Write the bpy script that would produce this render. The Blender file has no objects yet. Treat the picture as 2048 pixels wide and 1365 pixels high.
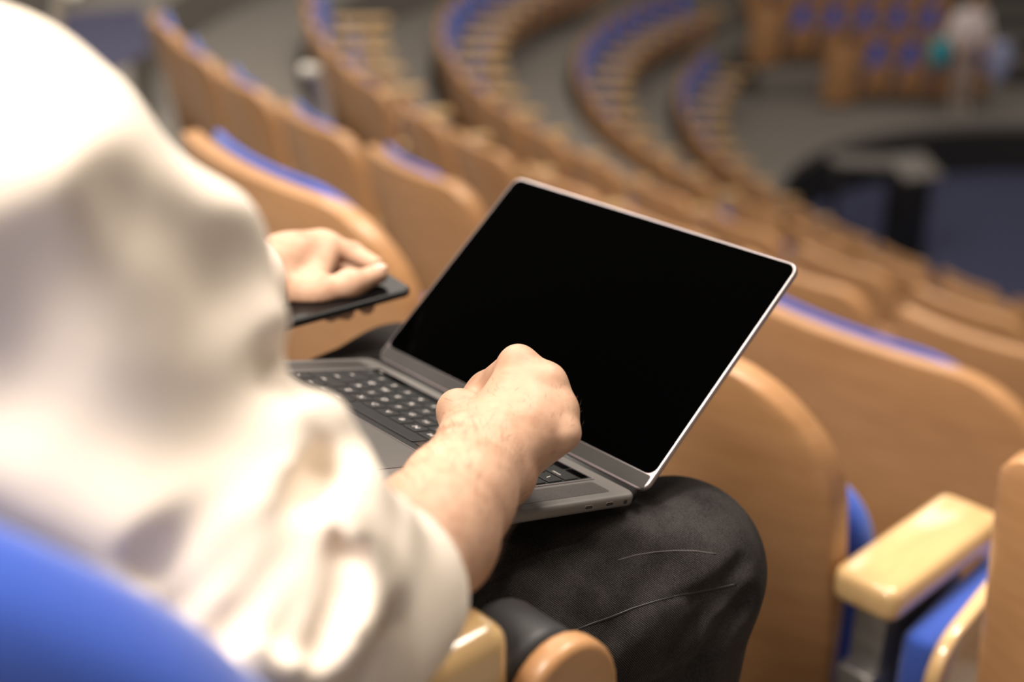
import bpy, bmesh, math, random
import numpy as np
import openvdb as vdb
from mathutils import Vector, Matrix, Euler
random.seed(7)
VOX_HAND, VOX_CLOTH = .0014, .0045
C = bpy.context.scene.collection

# ------------------------------------------------------------------ camera frame and helpers
FPX = 2557.0
PITCH = math.radians(24)
ZC = 1.15
cp, sp = math.cos(PITCH), math.sin(PITCH)
HO = np.array([-.014, 1.004, 0.0])                      # floor point under the laptop hinge
EX = np.array([.677, -.735, 0.0]); EX /= np.linalg.norm(EX)   # along the row, to the sitter's right
EY = np.array([.735, .677, 0.0]);  EY /= np.linalg.norm(EY)   # the way the sitter faces
EZ = np.array([0, 0, 1.0])
def W(a, b, z): return HO + a*EX + b*EY + z*EZ          # sitter's frame -> world
def un(px, py, d):                                      # measured photo point at depth d -> world
    x = (px-1024)/FPX*d; u = -(py-682.5)/FPX*d
    return np.array([x, d*cp+u*sp, -d*sp+u*cp+ZC])
def ray(px, py):
    return un(px, py, 1.0) - np.array([0, 0, ZC])
def unz(px, py, z):
    v = ray(px, py); return v*((z-ZC)/v[2]) + np.array([0, 0, ZC])
def proj(P):
    x, y, z = P[0], P[1], P[2]-ZC
    d = y*cp - z*sp; u = y*sp + z*cp
    return 1024+FPX*x/d, 682.5-FPX*u/d, d

# ------------------------------------------------------------------ materials
def mat(name, col, rough=.5, metal=0, spec=.5, coat=0, coat_r=.1, sheen=0, sss=0, build=None):
    m = bpy.data.materials.new(name); m.use_nodes = True
    nt = m.node_tree; b = nt.nodes['Principled BSDF']
    b.inputs['Base Color'].default_value = (*col, 1)
    b.inputs['Roughness'].default_value = rough
    b.inputs['Metallic'].default_value = metal
    b.inputs['Specular IOR Level'].default_value = spec
    b.inputs['Coat Weight'].default_value = coat
    b.inputs['Coat Roughness'].default_value = coat_r
    b.inputs['Sheen Weight'].default_value = sheen
    if sss:
        b.inputs['Subsurface Weight'].default_value = sss
        b.inputs['Subsurface Radius'].default_value = (.010, .004, .002)
        b.inputs['Subsurface Scale'].default_value = .6
    if build: build(nt, b)
    return m
def N(nt, t, **k):
    n = nt.nodes.new(t)
    for a, v in k.items(): setattr(n, a, v)
    return n
def coords(nt, scale, kind='Object'):
    tc = N(nt, 'ShaderNodeTexCoord'); mp = N(nt, 'ShaderNodeMapping')
    mp.inputs['Scale'].default_value = scale
    nt.links.new(tc.outputs[kind], mp.inputs[0]); return mp.outputs[0]
def ramp(nt, fac, stops):
    r = N(nt, 'ShaderNodeValToRGB')
    e = r.color_ramp.elements
    while len(e) < len(stops): e.new(.5)
    for i, (p, c) in enumerate(stops): e[i].position = p; e[i].color = (*c, 1)
    nt.links.new(fac, r.inputs[0]); return r.outputs[0]
def bump(nt, b, h, strength, dist):
    n = N(nt, 'ShaderNodeBump'); n.inputs['Strength'].default_value = strength
    n.inputs['Distance'].default_value = dist
    nt.links.new(h, n.inputs['Height']); nt.links.new(n.outputs[0], b.inputs['Normal'])
def noise(nt, vec, scale, detail=4, rough=.55):
    n = N(nt, 'ShaderNodeTexNoise'); n.inputs['Scale'].default_value = scale
    n.inputs['Detail'].default_value = detail; n.inputs['Roughness'].default_value = rough
    nt.links.new(vec, n.inputs['Vector']); return n.outputs['Fac']

def wood_nodes(c1, c2, c3, sc):
    def f(nt, b):
        v = coords(nt, sc)
        n = noise(nt, v, 6, 5, .6)
        nt.links.new(ramp(nt, n, [(.3, c1), (.5, c2), (.72, c3)]), b.inputs['Base Color'])
    return f
M = {}
M['wood'] = mat('beech_veneer', (.5, .25, .09), .42, spec=.4, coat=.5, coat_r=.28,
                build=wood_nodes((.42, .212, .088), (.47, .244, .105), (.52, .276, .123), (1.2, 1.2, 7)))
M['wood_arm'] = mat('lacquered_beech', (.72, .42, .16), .25, coat=1, coat_r=.07,
                build=wood_nodes((.66, .41, .175), (.72, .47, .215), (.76, .51, .24), (9, 1.5, 9)))
M['blue'] = mat('blue_upholstery', (.042, .10, .48), .9, spec=.15, sheen=.35,
                build=lambda nt, b: (bump(nt, b, noise(nt, coords(nt, (1, 1, 1)), 900, 2), .15, .001)))
M['metal'] = mat('grey_metal', (.33, .32, .31), .32, metal=.75)
M['black'] = mat('black_plastic', (.012, .012, .014), .42)
M['rubber'] = mat('charcoal_rubber', (.028, .028, .032), .5)
def carpet_n(nt, b):
    n = noise(nt, coords(nt, (1, 1, 1)), 140, 3)
    nt.links.new(ramp(nt, n, [(.35, (.16, .148, .135)), (.65, (.26, .24, .218))]), b.inputs['Base Color'])
M['carpet'] = mat('grey_carpet', (.22, .2, .18), .95, spec=.1, build=carpet_n)
def pit_n(nt, b):
    n = noise(nt, coords(nt, (1, 1, 1)), 90, 3)
    nt.links.new(ramp(nt, n, [(.35, (.055, .06, .115)), (.65, (.08, .086, .155))]), b.inputs['Base Color'])
M['pit'] = mat('dark_blue_carpet', (.03, .04, .09), .95, spec=.1, build=pit_n)
M['bluegrey'] = mat('blue_grey_carpet', (.075, .075, .125), .95, spec=.1)
M['darkwall'] = mat('charcoal_fascia', (.02, .02, .022), .7)
M['ledge'] = mat('stone_grey_ledge', (.2, .185, .17), .6)
def sweater_n(nt, b):
    v = coords(nt, (1, 1, 1))
    w = N(nt, 'ShaderNodeTexWave'); w.inputs['Scale'].default_value = 190; w.inputs['Distortion'].default_value = 1.2
    nt.links.new(v, w.inputs['Vector'])
    m = N(nt, 'ShaderNodeMath', operation='ADD'); nt.links.new(w.outputs['Fac'], m.inputs[0])
    nt.links.new(noise(nt, v, 700, 2), m.inputs[1])
    bump(nt, b, m.outputs[0], .18, .0006)
M['sweater'] = mat('cream_jersey', (.87, .765, .655), .95, spec=.1, sheen=.25, build=sweater_n)
def denim_n(nt, b):
    v = coords(nt, (1, 1, 1))
    w = N(nt, 'ShaderNodeTexWave'); w.bands_direction = 'DIAGONAL'
    w.inputs['Scale'].default_value = 260; w.inputs['Distortion'].default_value = 1.5
    w.inputs['Detail'].default_value = 2
    nt.links.new(v, w.inputs['Vector'])
    n = noise(nt, v, 26, 5, .65)
    n2 = noise(nt, v, 1100, 2)
    a = N(nt, 'ShaderNodeMath', operation='MULTIPLY'); nt.links.new(w.outputs['Fac'], a.inputs[0]); nt.links.new(n2, a.inputs[1])
    mx = N(nt, 'ShaderNodeMath', operation='MULTIPLY_ADD'); nt.links.new(n, mx.inputs[0]); mx.inputs[1].default_value = .6
    nt.links.new(a.outputs[0], mx.inputs[2])
    nt.links.new(ramp(nt, mx.outputs[0], [(.25, (.007, .0065, .0065)), (.55, (.021, .019, .019)), (.95, (.085, .076, .073))]), b.inputs['Base Color'])
    bump(nt, b, w.outputs['Fac'], .25, .0004)
M['denim'] = mat('washed_black_denim', (.03, .03, .03), .9, spec=.15, build=denim_n)
M['jean_wear'] = mat('faded_denim', (.085, .078, .076), .95, spec=.1)
def skin_n(nt, b):
    v = coords(nt, (1, 1, 1))
    n = noise(nt, v, 45, 4, .6)
    n2 = noise(nt, v, 420, 3)
    nt.links.new(ramp(nt, n, [(.3, (.47, .27, .178)), (.5, (.575, .355, .245)), (.7, (.62, .395, .28))]), b.inputs['Base Color'])
    bump(nt, b, n2, .22, .0006)
M['skin'] = mat('fair_skin', (.68, .40, .26), .5, spec=.35, sss=.06, build=skin_n)
M['nail'] = mat('fingernail', (.74, .46, .36), .25, spec=.5, coat=.3)
M['hair'] = mat('brown_hair', (.05, .028, .015), .6)
M['armhair'] = mat('forearm_hair', (.14, .07, .035), .6)
M['alu'] = mat('space_grey_aluminium', (.20, .186, .178), .5, metal=.5)
M['alu_edge'] = mat('polished_aluminium_rim', (.42, .375, .385), .38, metal=.8)
M['chin'] = mat('dark_grey_hinge_strip', (.055, .052, .05), .7, spec=.15)
M['glass'] = mat('black_screen_glass', (.0004, .0004, .0004), .12, spec=.02)
M['key'] = mat('black_keycap', (.012, .012, .013), .45, spec=.4)
M['legend'] = mat('white_key_legend', (.75, .70, .68), .5)
M['pad'] = mat('trackpad_glass', (.175, .163, .156), .42, metal=.5)
M['phone'] = mat('black_phone_glass', (.003, .003, .0035), .15, spec=.12)
M['phone_body'] = mat('graphite_phone_edge', (.010, .010, .011), .4, spec=.35)
M['white'] = mat('off_white_paint', (.75, .72, .66), .5)
M['shirt'] = mat('pale_pink_shirt', (.85, .75, .75), .9)
M['beige'] = mat('taupe_trousers', (.42, .33, .29), .9)
M['teal'] = mat('teal_fabric', (.05, .42, .52), .8)
M['lilac'] = mat('pale_blue_fabric', (.38, .42, .66), .8)
M['sole'] = mat('pale_rubber_sole', (.5, .48, .45), .7)

# ------------------------------------------------------------------ object helpers
def link(name, me, m=None, parent=None, smooth=True):
    if m is not None:
        for x in (m if isinstance(m, (list, tuple)) else [m]): me.materials.append(x)
    if smooth:
        me.polygons.foreach_set('use_smooth', [True]*len(me.polygons))
    o = bpy.data.objects.new(name, me); C.objects.link(o)
    if parent: o.parent = parent
    return o
def from_bm(name, bm, m, parent=None, smooth=True, sharp=None):
    me = bpy.data.meshes.new(name); bm.to_mesh(me); bm.free()
    o = link(name, me, m, parent, smooth)
    if sharp is not None:
        me.set_sharp_from_angle(angle=math.radians(sharp))
    return o
def empty(name, loc=(0, 0, 0), rz=0):
    o = bpy.data.objects.new(name, None); C.objects.link(o)
    o.location = loc; o.rotation_euler = (0, 0, rz); o.empty_display_size = .05
    return o
def tag(o, label, cat=None, group=None, kind=None):
    o['label'] = label
    if cat: o['category'] = cat
    if group: o['group'] = group
    if kind: o['kind'] = kind
    return o
def struct(o, label):
    o['label'] = label; o['kind'] = 'structure'; return o
def box_bm(bm, lo, hi, bev=0, seg=3, M4=None):
    r = bmesh.ops.create_cube(bm, size=1)
    vs = r['verts']
    for v in vs:
        v.co = Vector([lo[i] + (v.co[i]+.5)*(hi[i]-lo[i]) for i in range(3)])
    if bev:
        es = list({e for v in vs for e in v.link_edges})
        q = bmesh.ops.bevel(bm, geom=es, offset=bev, segments=seg, profile=.5, affect='EDGES')
        vs = list({v for f in q['faces'] for v in f.verts} | {v for v in vs if v.is_valid})
    if M4 is not None:
        bmesh.ops.transform(bm, matrix=M4, verts=vs)
    return vs
def tube_bm(bm, pts, radii, seg=12, caps=True):
    rings = []
    up0 = Vector((0, 0, 1))
    for i, p in enumerate(pts):
        p = Vector(p)
        t = (Vector(pts[min(i+1, len(pts)-1)]) - Vector(pts[max(i-1, 0)])).normalized()
        s = t.cross(up0)
        if s.length < .05: s = t.cross(Vector((1, 0, 0)))
        s.normalize(); u = s.cross(t)
        r = radii[i] if hasattr(radii, '__len__') else radii
        rings.append([bm.verts.new(p + (s*math.cos(2*math.pi*k/seg) + u*math.sin(2*math.pi*k/seg))*r) for k in range(seg)])
    for a, b in zip(rings, rings[1:]):
        for k in range(seg):
            bm.faces.new((a[k], a[(k+1) % seg], b[(k+1) % seg], b[k]))
    if caps:
        bm.faces.new(rings[0][::-1]); bm.faces.new(rings[-1])
def round_rect(w, h, r, n=8):
    pts = []
    for cx, cy, a0 in ((w/2-r, h/2-r, 0), (-w/2+r, h/2-r, 90), (-w/2+r, -h/2+r, 180), (w/2-r, -h/2+r, 270)):
        for i in range(n+1):
            a = math.radians(a0 + 90*i/n); pts.append((cx+r*math.cos(a), cy+r*math.sin(a)))
    return pts
def slab_bm(bm, outline, z0, z1, bev=0, seg=3, M4=None):
    """extruded outline between z0 and z1 with rounded rims"""
    n = len(outline)
    cx = sum(p[0] for p in outline)/n; cy = sum(p[1] for p in outline)/n
    nr = []
    for i in range(n):                                  # inward normals
        a = outline[i-1]; b = outline[(i+1) % n]
        tx, ty = b[0]-a[0], b[1]-a[1]; l = math.hypot(tx, ty) or 1
        nr.append((-ty/l, tx/l))
    area = sum(outline[i-1][0]*outline[i][1]-outline[i][0]*outline[i-1][1] for i in range(n))
    sg = 1 if area > 0 else -1
    prof = []
    if bev:
        for k in range(seg+1):
            a = math.pi/2*k/seg; prof.append((bev*(1-math.sin(a)), z0+bev*(1-math.cos(a))))
        for k in range(seg+1):
            a = math.pi/2*k/seg; prof.append((bev*(1-math.cos(a)), z1-bev*(1-math.sin(a))))
    else: prof = [(0, z0), (0, z1)]
    rings = []
    for off, z in prof:
        rings.append([bm.verts.new((p[0]+sg*q[0]*off, p[1]+sg*q[1]*off, z)) for p, q in zip(outline, nr)])
    for a, b in zip(rings, rings[1:]):
        for k in range(n):
            bm.faces.new((a[k], a[(k+1) % n], b[(k+1) % n], b[k]))
    bm.faces.new(rings[0][::-1]); bm.faces.new(rings[-1])
    vs = [v for r in rings for v in r]
    if M4 is not None: bmesh.ops.transform(bm, matrix=M4, verts=vs)
    bmesh.ops.recalc_face_normals(bm, faces=list({f for v in vs for f in v.link_faces}))
    return vs
def frame(o, x, y, z):
    m = Matrix.Identity(4)
    for i in range(3):
        m[i][0], m[i][1], m[i][2], m[i][3] = float(x[i]), float(y[i]), float(z[i]), float(o[i])
    return m

# ------------------------------------------------------------------ distance-field modelling (organic forms)
def cone(P, a, b, ra, rb):
    a = np.asarray(a, np.float32); b = np.asarray(b, np.float32)
    ab = b-a; t = np.clip(((P-a)@ab)/max(float(ab@ab), 1e-9), 0, 1)[..., None]
    return np.linalg.norm(P-(a+t*ab), axis=-1) - (ra + t[..., 0]*(rb-ra))
def ball(P, c, r): return np.linalg.norm(P-np.asarray(c, np.float32), axis=-1)-r
def ell(P, c, axes, rad):
    q = (P-np.asarray(c, np.float32))@np.asarray(axes, np.float32).T
    r = np.asarray(rad, np.float32)
    k0 = np.linalg.norm(q/r, axis=-1); k1 = np.linalg.norm(q/(r*r), axis=-1)+1e-9
    return k0*(k0-1)/k1
def smin(a, b, k):
    h = np.maximum(k-np.abs(a-b), 0)/k; return np.minimum(a, b)-h*h*k*.25
def smax(a, b, k): return -smin(-a, -b, k)
def chain(P, pts, rad, k):
    d = None
    for i in range(len(pts)-1):
        c = cone(P, pts[i], pts[i+1], rad[i], rad[i+1])
        d = c if d is None else smin(d, c, k)
    return d
def mesh_field(f, lo, hi, vox):
    lo = np.asarray(lo, float); hi = np.asarray(hi, float)
    n = np.ceil((hi-lo)/vox).astype(int)+1
    arr = np.empty(n, np.float32)
    ys, zs = np.arange(n[1])*vox+lo[1], np.arange(n[2])*vox+lo[2]
    step = max(1, int(400000/(n[1]*n[2])))
    for i in range(0, n[0], step):
        xs = np.arange(i, min(i+step, n[0]))*vox+lo[0]
        P = np.stack(np.meshgrid(xs, ys, zs, indexing='ij'), -1).astype(np.float32)
        arr[i:i+len(xs)] = f(P)
    arr[0] = arr[-1] = 1; arr[:, 0] = arr[:, -1] = 1; arr[:, :, 0] = arr[:, :, -1] = 1
    G = vdb.FloatGrid(background=1.0); G.copyFromArray(np.ascontiguousarray(arr))
    p, q = G.convertToQuads(isovalue=0.0)
    return p*vox+lo, q[:, ::-1]
def add_mesh(name, parts, m, parent=None):
    v = []; fc = []; off = 0
    for p, q in parts:
        v.append(p); fc.append(q+off); off += len(p)
    v = np.concatenate(v).astype(np.float32); fc = np.concatenate(fc).astype(np.int32)
    me = bpy.data.meshes.new(name)
    me.vertices.add(len(v)); me.vertices.foreach_set('co', v.ravel())
    me.loops.add(fc.size); me.loops.foreach_set('vertex_index', fc.ravel())
    me.polygons.add(len(fc)); me.polygons.foreach_set('loop_start', np.arange(0, fc.size, 4, dtype=np.int32))
    me.update(calc_edges=True); me.validate()
    return link(name, me, m, parent)
def hit(f, px, py, d0, d1, n=400):
    """first surface of field f met along the sight line of a measured photo point"""
    d = np.linspace(d0, d1, n); r = ray(px, py)
    P = (d[:, None]*r + np.array([0, 0, ZC])).astype(np.float32)
    v = f(P); i = np.argmax(v < 0)
    if not (v < 0).any(): return P[int(np.argmin(v))]
    a, b = d[max(i-1, 0)], d[i]
    for _ in range(12):
        c = .5*(a+b); q = (c*r+np.array([0, 0, ZC]))[None].astype(np.float32)
        if f(q)[0] < 0: b = c
        else: a = c
    return b*r+np.array([0, 0, ZC])

# ------------------------------------------------------------------ the hall: rows on compound arcs stepping down to a sunken floor
CA = np.array([6.98955, 8.8009]); CB = np.array([8.53300, 9.46332]); DR = 1.6796; PJ = 3.547
RR = [10.95, 9.856, 9.102, 8.242, 7.446, 6.512, 5.762]          # radius of the seat backs, row 0 (sitter) .. row 6
ZT = [.81, .5125, .224, -.093, -.377, -.744, -1.041]            # height of the seat-back tops
ZF = [0.0] + [z-.81 for z in ZT[1:]]                            # tier floors
GK = [1.0, 1.0, 1.06, 1.12, 1.21, 1.32, 1.41]                     # the rows fan out and get deeper towards the bottom
ZT = [.81] + [ZC+(z-ZC)*g for z, g in zip(ZT[1:], GK[1:])]
ZF = [0.0] + [z-.81 for z in ZT[1:]]
def rowpt(k, a, off=0):
    n = np.array([math.cos(a), math.sin(a)]); r = RR[k]; g = GK[k]
    return g*(CA+r*n if a < PJ else CB+(r+DR)*n) + off*n
def fwd_rz(a):
    f = (-math.cos(a), -math.sin(a)); return math.atan2(-f[0], f[1])
def band(name, inner, outer, z, z_low, m, a0, a1, n=120):
    bm = bmesh.new(); prev = None
    for i in range(n+1):
        a = a0+(a1-a0)*i/n
        pi_, po = inner(a), outer(a)
        cur = [bm.verts.new((*pi_, z_low)), bm.verts.new((*pi_, z)), bm.verts.new((*po, z)), bm.verts.new((*po, z_low))]
        if prev:
            for q in range(4):
                bm.faces.new((prev[q], cur[q], cur[(q+1) % 4], prev[(q+1) % 4]))
        prev = cur
    bmesh.ops.recalc_face_normals(bm, faces=bm.faces)
    return from_bm(name, bm, m, smooth=False)
A0, A1 = math.radians(100), math.radians(250)
for k in range(0, 6):
    o = band('floor', lambda a: rowpt(k+1, a, .12), (lambda a: rowpt(k, a, .12)) if k else (lambda a: rowpt(0, a, 2.5)),
             ZF[k], ZF[k]-.8, M['carpet'], A0, A1)
    struct(o, 'grey carpeted tier of the auditorium floor')
ZW = ZF[6]; ZP = ZW-.6
PC = np.array([6.2, 11.7]); PR = 3.55
ring = lambda r: (lambda a: PC+r*np.array([math.cos(a), math.sin(a)]))
struct(band('floor', ring(PR+.18), ring(22), ZW, ZW-.1, M['carpet'], 0, 2*math.pi, 160), 'grey walkway round the sunken floor')
struct(band('trim_1', ring(PR), ring(PR+.18), ZW+.02, ZW-.1, M['ledge'], 0, 2*math.pi, 160), 'grey kerb round the sunken floor')
struct(band('trim_2', ring(PR), ring(PR+.05), ZW-.08, ZP-.1, M['darkwall'], 0, 2*math.pi, 160), 'dark fascia below the kerb of the sunken floor')
bm = bmesh.new(); bmesh.ops.create_circle(bm, cap_ends=True, radius=PR+.04, segments=96, matrix=Matrix.Translation((PC[0], PC[1], ZP)))
struct(from_bm('floor_pit', bm, M['pit'], smooth=False), 'dark blue carpet of the sunken floor')

# ------------------------------------------------------------------ seats
def seat_back_bm(w, z0, z1, thick, y0, rc=.15, curve=.05, rec=.16, bulge=0, nu=22, rl=None, lip=0):
    """one curved panel: plan curve wraps forward at the sides, rounded top corners, rounded rim"""
    bm = bmesh.new(); hw = w/2
    prof = [(0, 0), (.12, .5), (.5, .86), (1, 1)]
    def half(z, r):                                     # half width at height z
        h = hw*(1-.05*max(0, (.45-z)/.45))
        t = (z-(z1-r))/r
        if t > 0: h -= r*(1-math.sqrt(max(0, 1-min(t, 1)**2)))
        return max(h, .004)
    def P(u, z, s):
        x = u*half(z, rc if u > 0 else (rl or rc))
        y = y0 + curve*(x/hw)**2 - rec*(z-.45) + s
        return (x, y, z)
    zs = [z0+(z1-rc-z0)*i/6 for i in range(7)] + [z1-rc+rc*math.sin(math.pi/2*i/9) for i in range(1, 10)]
    if rl: zs = sorted(zs[:-1]+[z1-rl+rl*math.sin(math.pi/2*i/4) for i in range(0, 4)])+[z1]
    us = [math.sin(math.pi/2*(-1+2*i/nu)) for i in range(nu+1)]
    def sheet(front):
        g = []
        for j, z in enumerate(zs):
            row = []
            for i, u in enumerate(us):
                eu = 1-abs(u); ez = (zs[-1]-z)/(z1-z0); e = min(1, eu*9, ez*9+.02) if True else 1
                s = (thick*.5+(bulge*math.sqrt(max(0, min(1, eu*3)*min(1, ez*3))) if front else 0))*(.35+.65*math.sqrt(max(e, 0)))
                if front and lip:
                    de = min(zs[-1]-z, (half(z, rc)-u*half(z, rc))*1.3 if u > 0 else 9)
                    s += lip*math.exp(-(de/.045)**2)*min(1, max(0, (z-.30)/.25))
                row.append(bm.verts.new(P(u, z, s if front else -s)))
            g.append(row)
        return g
    f, b = sheet(True), sheet(False)
    for g, fl in ((f, 0), (b, 1)):
        for j in range(len(g)-1):
            for i in range(nu):
                q = (g[j][i], g[j][i+1], g[j+1][i+1], g[j+1][i])
                bm.faces.new(q if fl else q[::-1])
    for j in range(len(zs)-1):
        for i in (0, nu):
            bm.faces.new((f[j][i], f[j+1][i], b[j+1][i], b[j][i]))
    for i in range(nu):
        bm.faces.new((f[-1][i], f[-1][i+1], b[-1][i+1], b[-1][i]))
        bm.faces.new((f[0][i], f[0][i+1], b[0][i+1], b[0][i]))
    bmesh.ops.recalc_face_normals(bm, faces=bm.faces)
    return bm
def arm_bm(w=.09, l=.27, t=.045, dz=.02):
    bm = bmesh.new()
    slab_bm(bm, round_rect(w, l, .018, 5), 0, t, .012, 3)
    return bm
_parts = {}
def seat_meshes(w):
    if w in _parts: return _parts[w]
    d = {}
    def keep(n, bm, m, sharp=40):
        me = bpy.data.meshes.new(n); bm.to_mesh(me); bm.free()
        me.materials.append(m); me.polygons.foreach_set('use_smooth', [True]*len(me.polygons))
        me.set_sharp_from_angle(angle=math.radians(sharp)); d[n] = me
    keep('back_shell', seat_back_bm(w, .10, .81, .028, 0, rc=.17 if w > .62 or w == .6 else .10, rl=.035, lip=.023), M['wood'])
    keep('back_pad', seat_back_bm(w*(.86 if w > .515 else .62), .36, .815 if w > .515 else .785, .028, .047, rc=.22, bulge=.018, rl=.03), M['blue'])
    bm = seat_back_bm(w*(.80 if w < .56 else .93), .24, .50 if w < .56 else .59, .05, .25 if .5 < w < .515 else .13, rc=.09, curve=.02, rec=-.10, bulge=.02); keep('seat_pad', bm, M['blue'])
    bm = seat_back_bm(w*(.84 if w < .56 else .74), .22, .505 if w > .515 else .54, .018, .185 if w > .515 else (.36 if w > .5 else .23), rc=.10, curve=.03, rec=-.12, bulge=.01); keep('seat_shell', bm, M['wood'])
    bm = arm_bm(); bmesh.ops.translate(bm, verts=bm.verts, vec=(0, .155, .515)); keep('armrest', bm, M['wood_arm'])
    bm = bmesh.new(); box_bm(bm, (-.026, .03, 0), (.026, .10, .42), .006); box_bm(bm, (-.022, .05, .41), (.022, .24, .515), .004)
    keep('post', bm, M['metal'])
    _parts[w] = d
    return d
ORD = ['first', 'second', 'third', 'fourth', 'fifth', 'sixth', 'seventh', 'eighth', 'ninth', 'tenth', 'eleventh', 'twelfth', 'thirteenth',
       'fourteenth', 'fifteenth', 'sixteenth', 'seventeenth', 'eighteenth', 'nineteenth', 'twentieth']
def ordw(n):
    return ORD[n] if n < 20 else ['twenty', 'thirty', 'forty'][(n+1)//10-2] + ('-'+ORD[(n+1) % 10-1] if (n+1) % 10 else '')
def seat(x, y, z, rz, w, label, group, arms=(1,), pitch=None):
    d = seat_meshes(w); t = empty('auditorium_chair', (x, y, z), rz)
    tag(t, label, 'chair', group)
    for n in ('back_shell', 'back_pad', 'seat_pad', 'seat_shell'):
        o = bpy.data.objects.new(n, d[n]); C.objects.link(o); o.parent = t
    for s in arms:
        for n in ('armrest', 'post'):
            o = bpy.data.objects.new(n, d[n]); C.objects.link(o); o.parent = t
            if .5 < w < .515: o.location.z = .008
            o.scale = (.45 if w < .5 or (.515 < w < .7 and w != .6) else (.74 if w < .515 else 1), 1.75 if .5 < w < .515 and n == 'armrest' else 1, 1)
            o.location = (s*(pitch or w+.06)/2, 0, 0)
    return t
def in_view(P, mx=70):
    x, y, d = proj(P); return d > .3 and -mx < x < 2048+mx and -mx < y < 1365+mx
def place_row(k, psis, w, group, name, pitch):
    vis = []
    for a in psis:
        p = rowpt(k, a)
        if any(in_view((p[0], p[1], ZF[k]+h)) for h in (.3, .81)): vis.append(a)
    for i, a in enumerate(vis):
        p = rowpt(k, a)
        lab = 'folded wooden seat, %s from the far end of the %s' % (ordw(i), name)
        seat(p[0], p[1], ZF[k], fwd_rz(a), w, lab, group, (1, -1) if i == 0 else (1,), pitch)

# row 1: three seats in view right in front of the sitter
S1 = RR[1]+DR
for s0, s1, lab in ((43.76, 44.50, 'wooden seat back with blue strip on top, behind the hand holding the phone'),
                    (44.70, 45.30, 'wooden seat back with rounded shoulder just beyond the knee and the laptop edge'),
                    (45.495, 46.095, 'wooden seat back cut by the right edge of the picture, beside the light armrest')):
    a = (s0+s1)/2/S1; p = rowpt(1, a)
    SEAT_C = seat(p[0], p[1], ZF[1], fwd_rz(a), round(s1-s0, 3), lab, 'seats of the row right in front of the person', (1,), s1-s0+.095)
# the seat at the right edge shows its padded side and curved wooden side plate
bm = bmesh.new(); box_bm(bm, (-.402, .05, .12), (-.36, .33, .495), .015, 4); from_bm('side_pad', bm, M['blue'], SEAT_C)
def plate_outline(r=.07, y0=.02, y1=.30, z0=.10, zt=.515):
    pts = [(y1, z0), (y1, zt+.03)]
    for i in range(9):
        t = math.radians(95+85*i/8); pts.append((y0+r+r*math.cos(t), zt-r+r*math.sin(t)))
    return pts+[(y0+.01, z0)]
bm = bmesh.new(); slab_bm(bm, plate_outline(), -.009, .009, .005, 3, frame((-.347, 0, 0), (0, 1, 0), (0, 0, 1), (1, 0, 0)))
from_bm('side_plate', bm, M['wood_arm'], SEAT_C, sharp=60)
S2 = RR[2]+DR
L2 = ['far end seat back of the second row, by the carpeted aisle', 'second row seat back, next after the far aisle end',
      'narrow second row seat back above the blue strip of the nearest seat', 'second row seat back above the shoulder of the nearest seat',
      'second row seat back just left of the laptop screen', 'second row seat back mostly behind the laptop screen',
      'wide second row seat back right of the laptop with a blue stripe along its top', 'second row seat back at the right edge of the picture']
spans2 = [(37.90, 38.45), (38.50, 39.05), (39.10, 39.65), (39.69, 40.25), (40.28, 40.84), (40.95, 41.55), (41.61, 42.32), (42.42, 43.0)]
for (s0, s1), lab in zip(spans2, L2):
    a = (s0+s1)/2/S2; p = rowpt(2, a)
    seat(p[0], p[1], ZF[2], fwd_rz(a), round((s1-s0)*GK[2]-.035, 3), lab, 'seats of the second row down', (1,), (s1-s0)*GK[2]+.042)
NAMES = {3: 'third row down', 4: 'fourth row down', 5: 'fifth row down', 6: 'lowest row by the sunken floor'}
for k, a0, s1 in ((3, math.radians(184), 39.9), (4, math.radians(150), 37.0), (5, math.radians(146), 33.6), (6, math.radians(158), 30.5)):
    psis = []; a = a0
    while a < s1/(RR[k]+DR):
        psis.append(a); a += .6/GK[k]/((RR[k]+DR) if a > PJ else RR[k])
    place_row(k, psis, .51, 'seats of the '+NAMES[k].split(',')[0], NAMES[k], .6)

# far block across the walkway, facing the sunken floor
def far_row(px0, py, z, n, step, rz, name):
    p0 = unz(px0, py, z)
    for i in range(n):
        seat(p0[0]+step*i, p0[1]-.03*i, z, math.pi+rz, step-.05, 'blue and brown seat, %s from the left in the %s' % (ordw(i), name),
             'seats of the far block', (1, -1) if i == 0 else (-1,), step)
def side_panel(P, rz, lab):
    t = empty('row_end_panel', P, rz)
    tag(t, lab, 'panel', 'orange wood end panels of the far block')
    bm = bmesh.new(); slab_bm(bm, round_rect(.42, .78, .12, 6), -.03, .03, .012, 2, frame((0, 0, .40), (1, 0, 0), (0, 0, 1), (0, -1, 0)))
    from_bm('panel_board', bm, M['wood'], t, sharp=50)
    bm = bmesh.new(); box_bm(bm, (-.2, -.04, 0), (.2, .04, .04), .005); from_bm('panel_foot', bm, M['black'], t)

for j, (px0, py, n, nm) in enumerate(((1738, 205, 4, 'front row of the far block'), (1592, 128, 5, 'second row of the far block'), (1502, 55, 7, 'third row of the far block'))):
    z = ZW+.32*j
    bm = bmesh.new(); q = unz(px0-70, py, z)
    far_row(px0, py, z, n, .41, .0, nm)
    if j:
        box_bm(bm, (q[0]-.15, q[1]-.75, ZW), (q[0]+.41*(n+.4)+.35, q[1]+.45, z))
        struct(from_bm('floor', bm, M['carpet'], smooth=False), 'carpeted step of the far block')
    else: bm.free()
    if j < 2:
        side_panel((q[0]-.02, q[1]-.25, z), math.radians(8), 'orange end panel of the %s' % nm)

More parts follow.
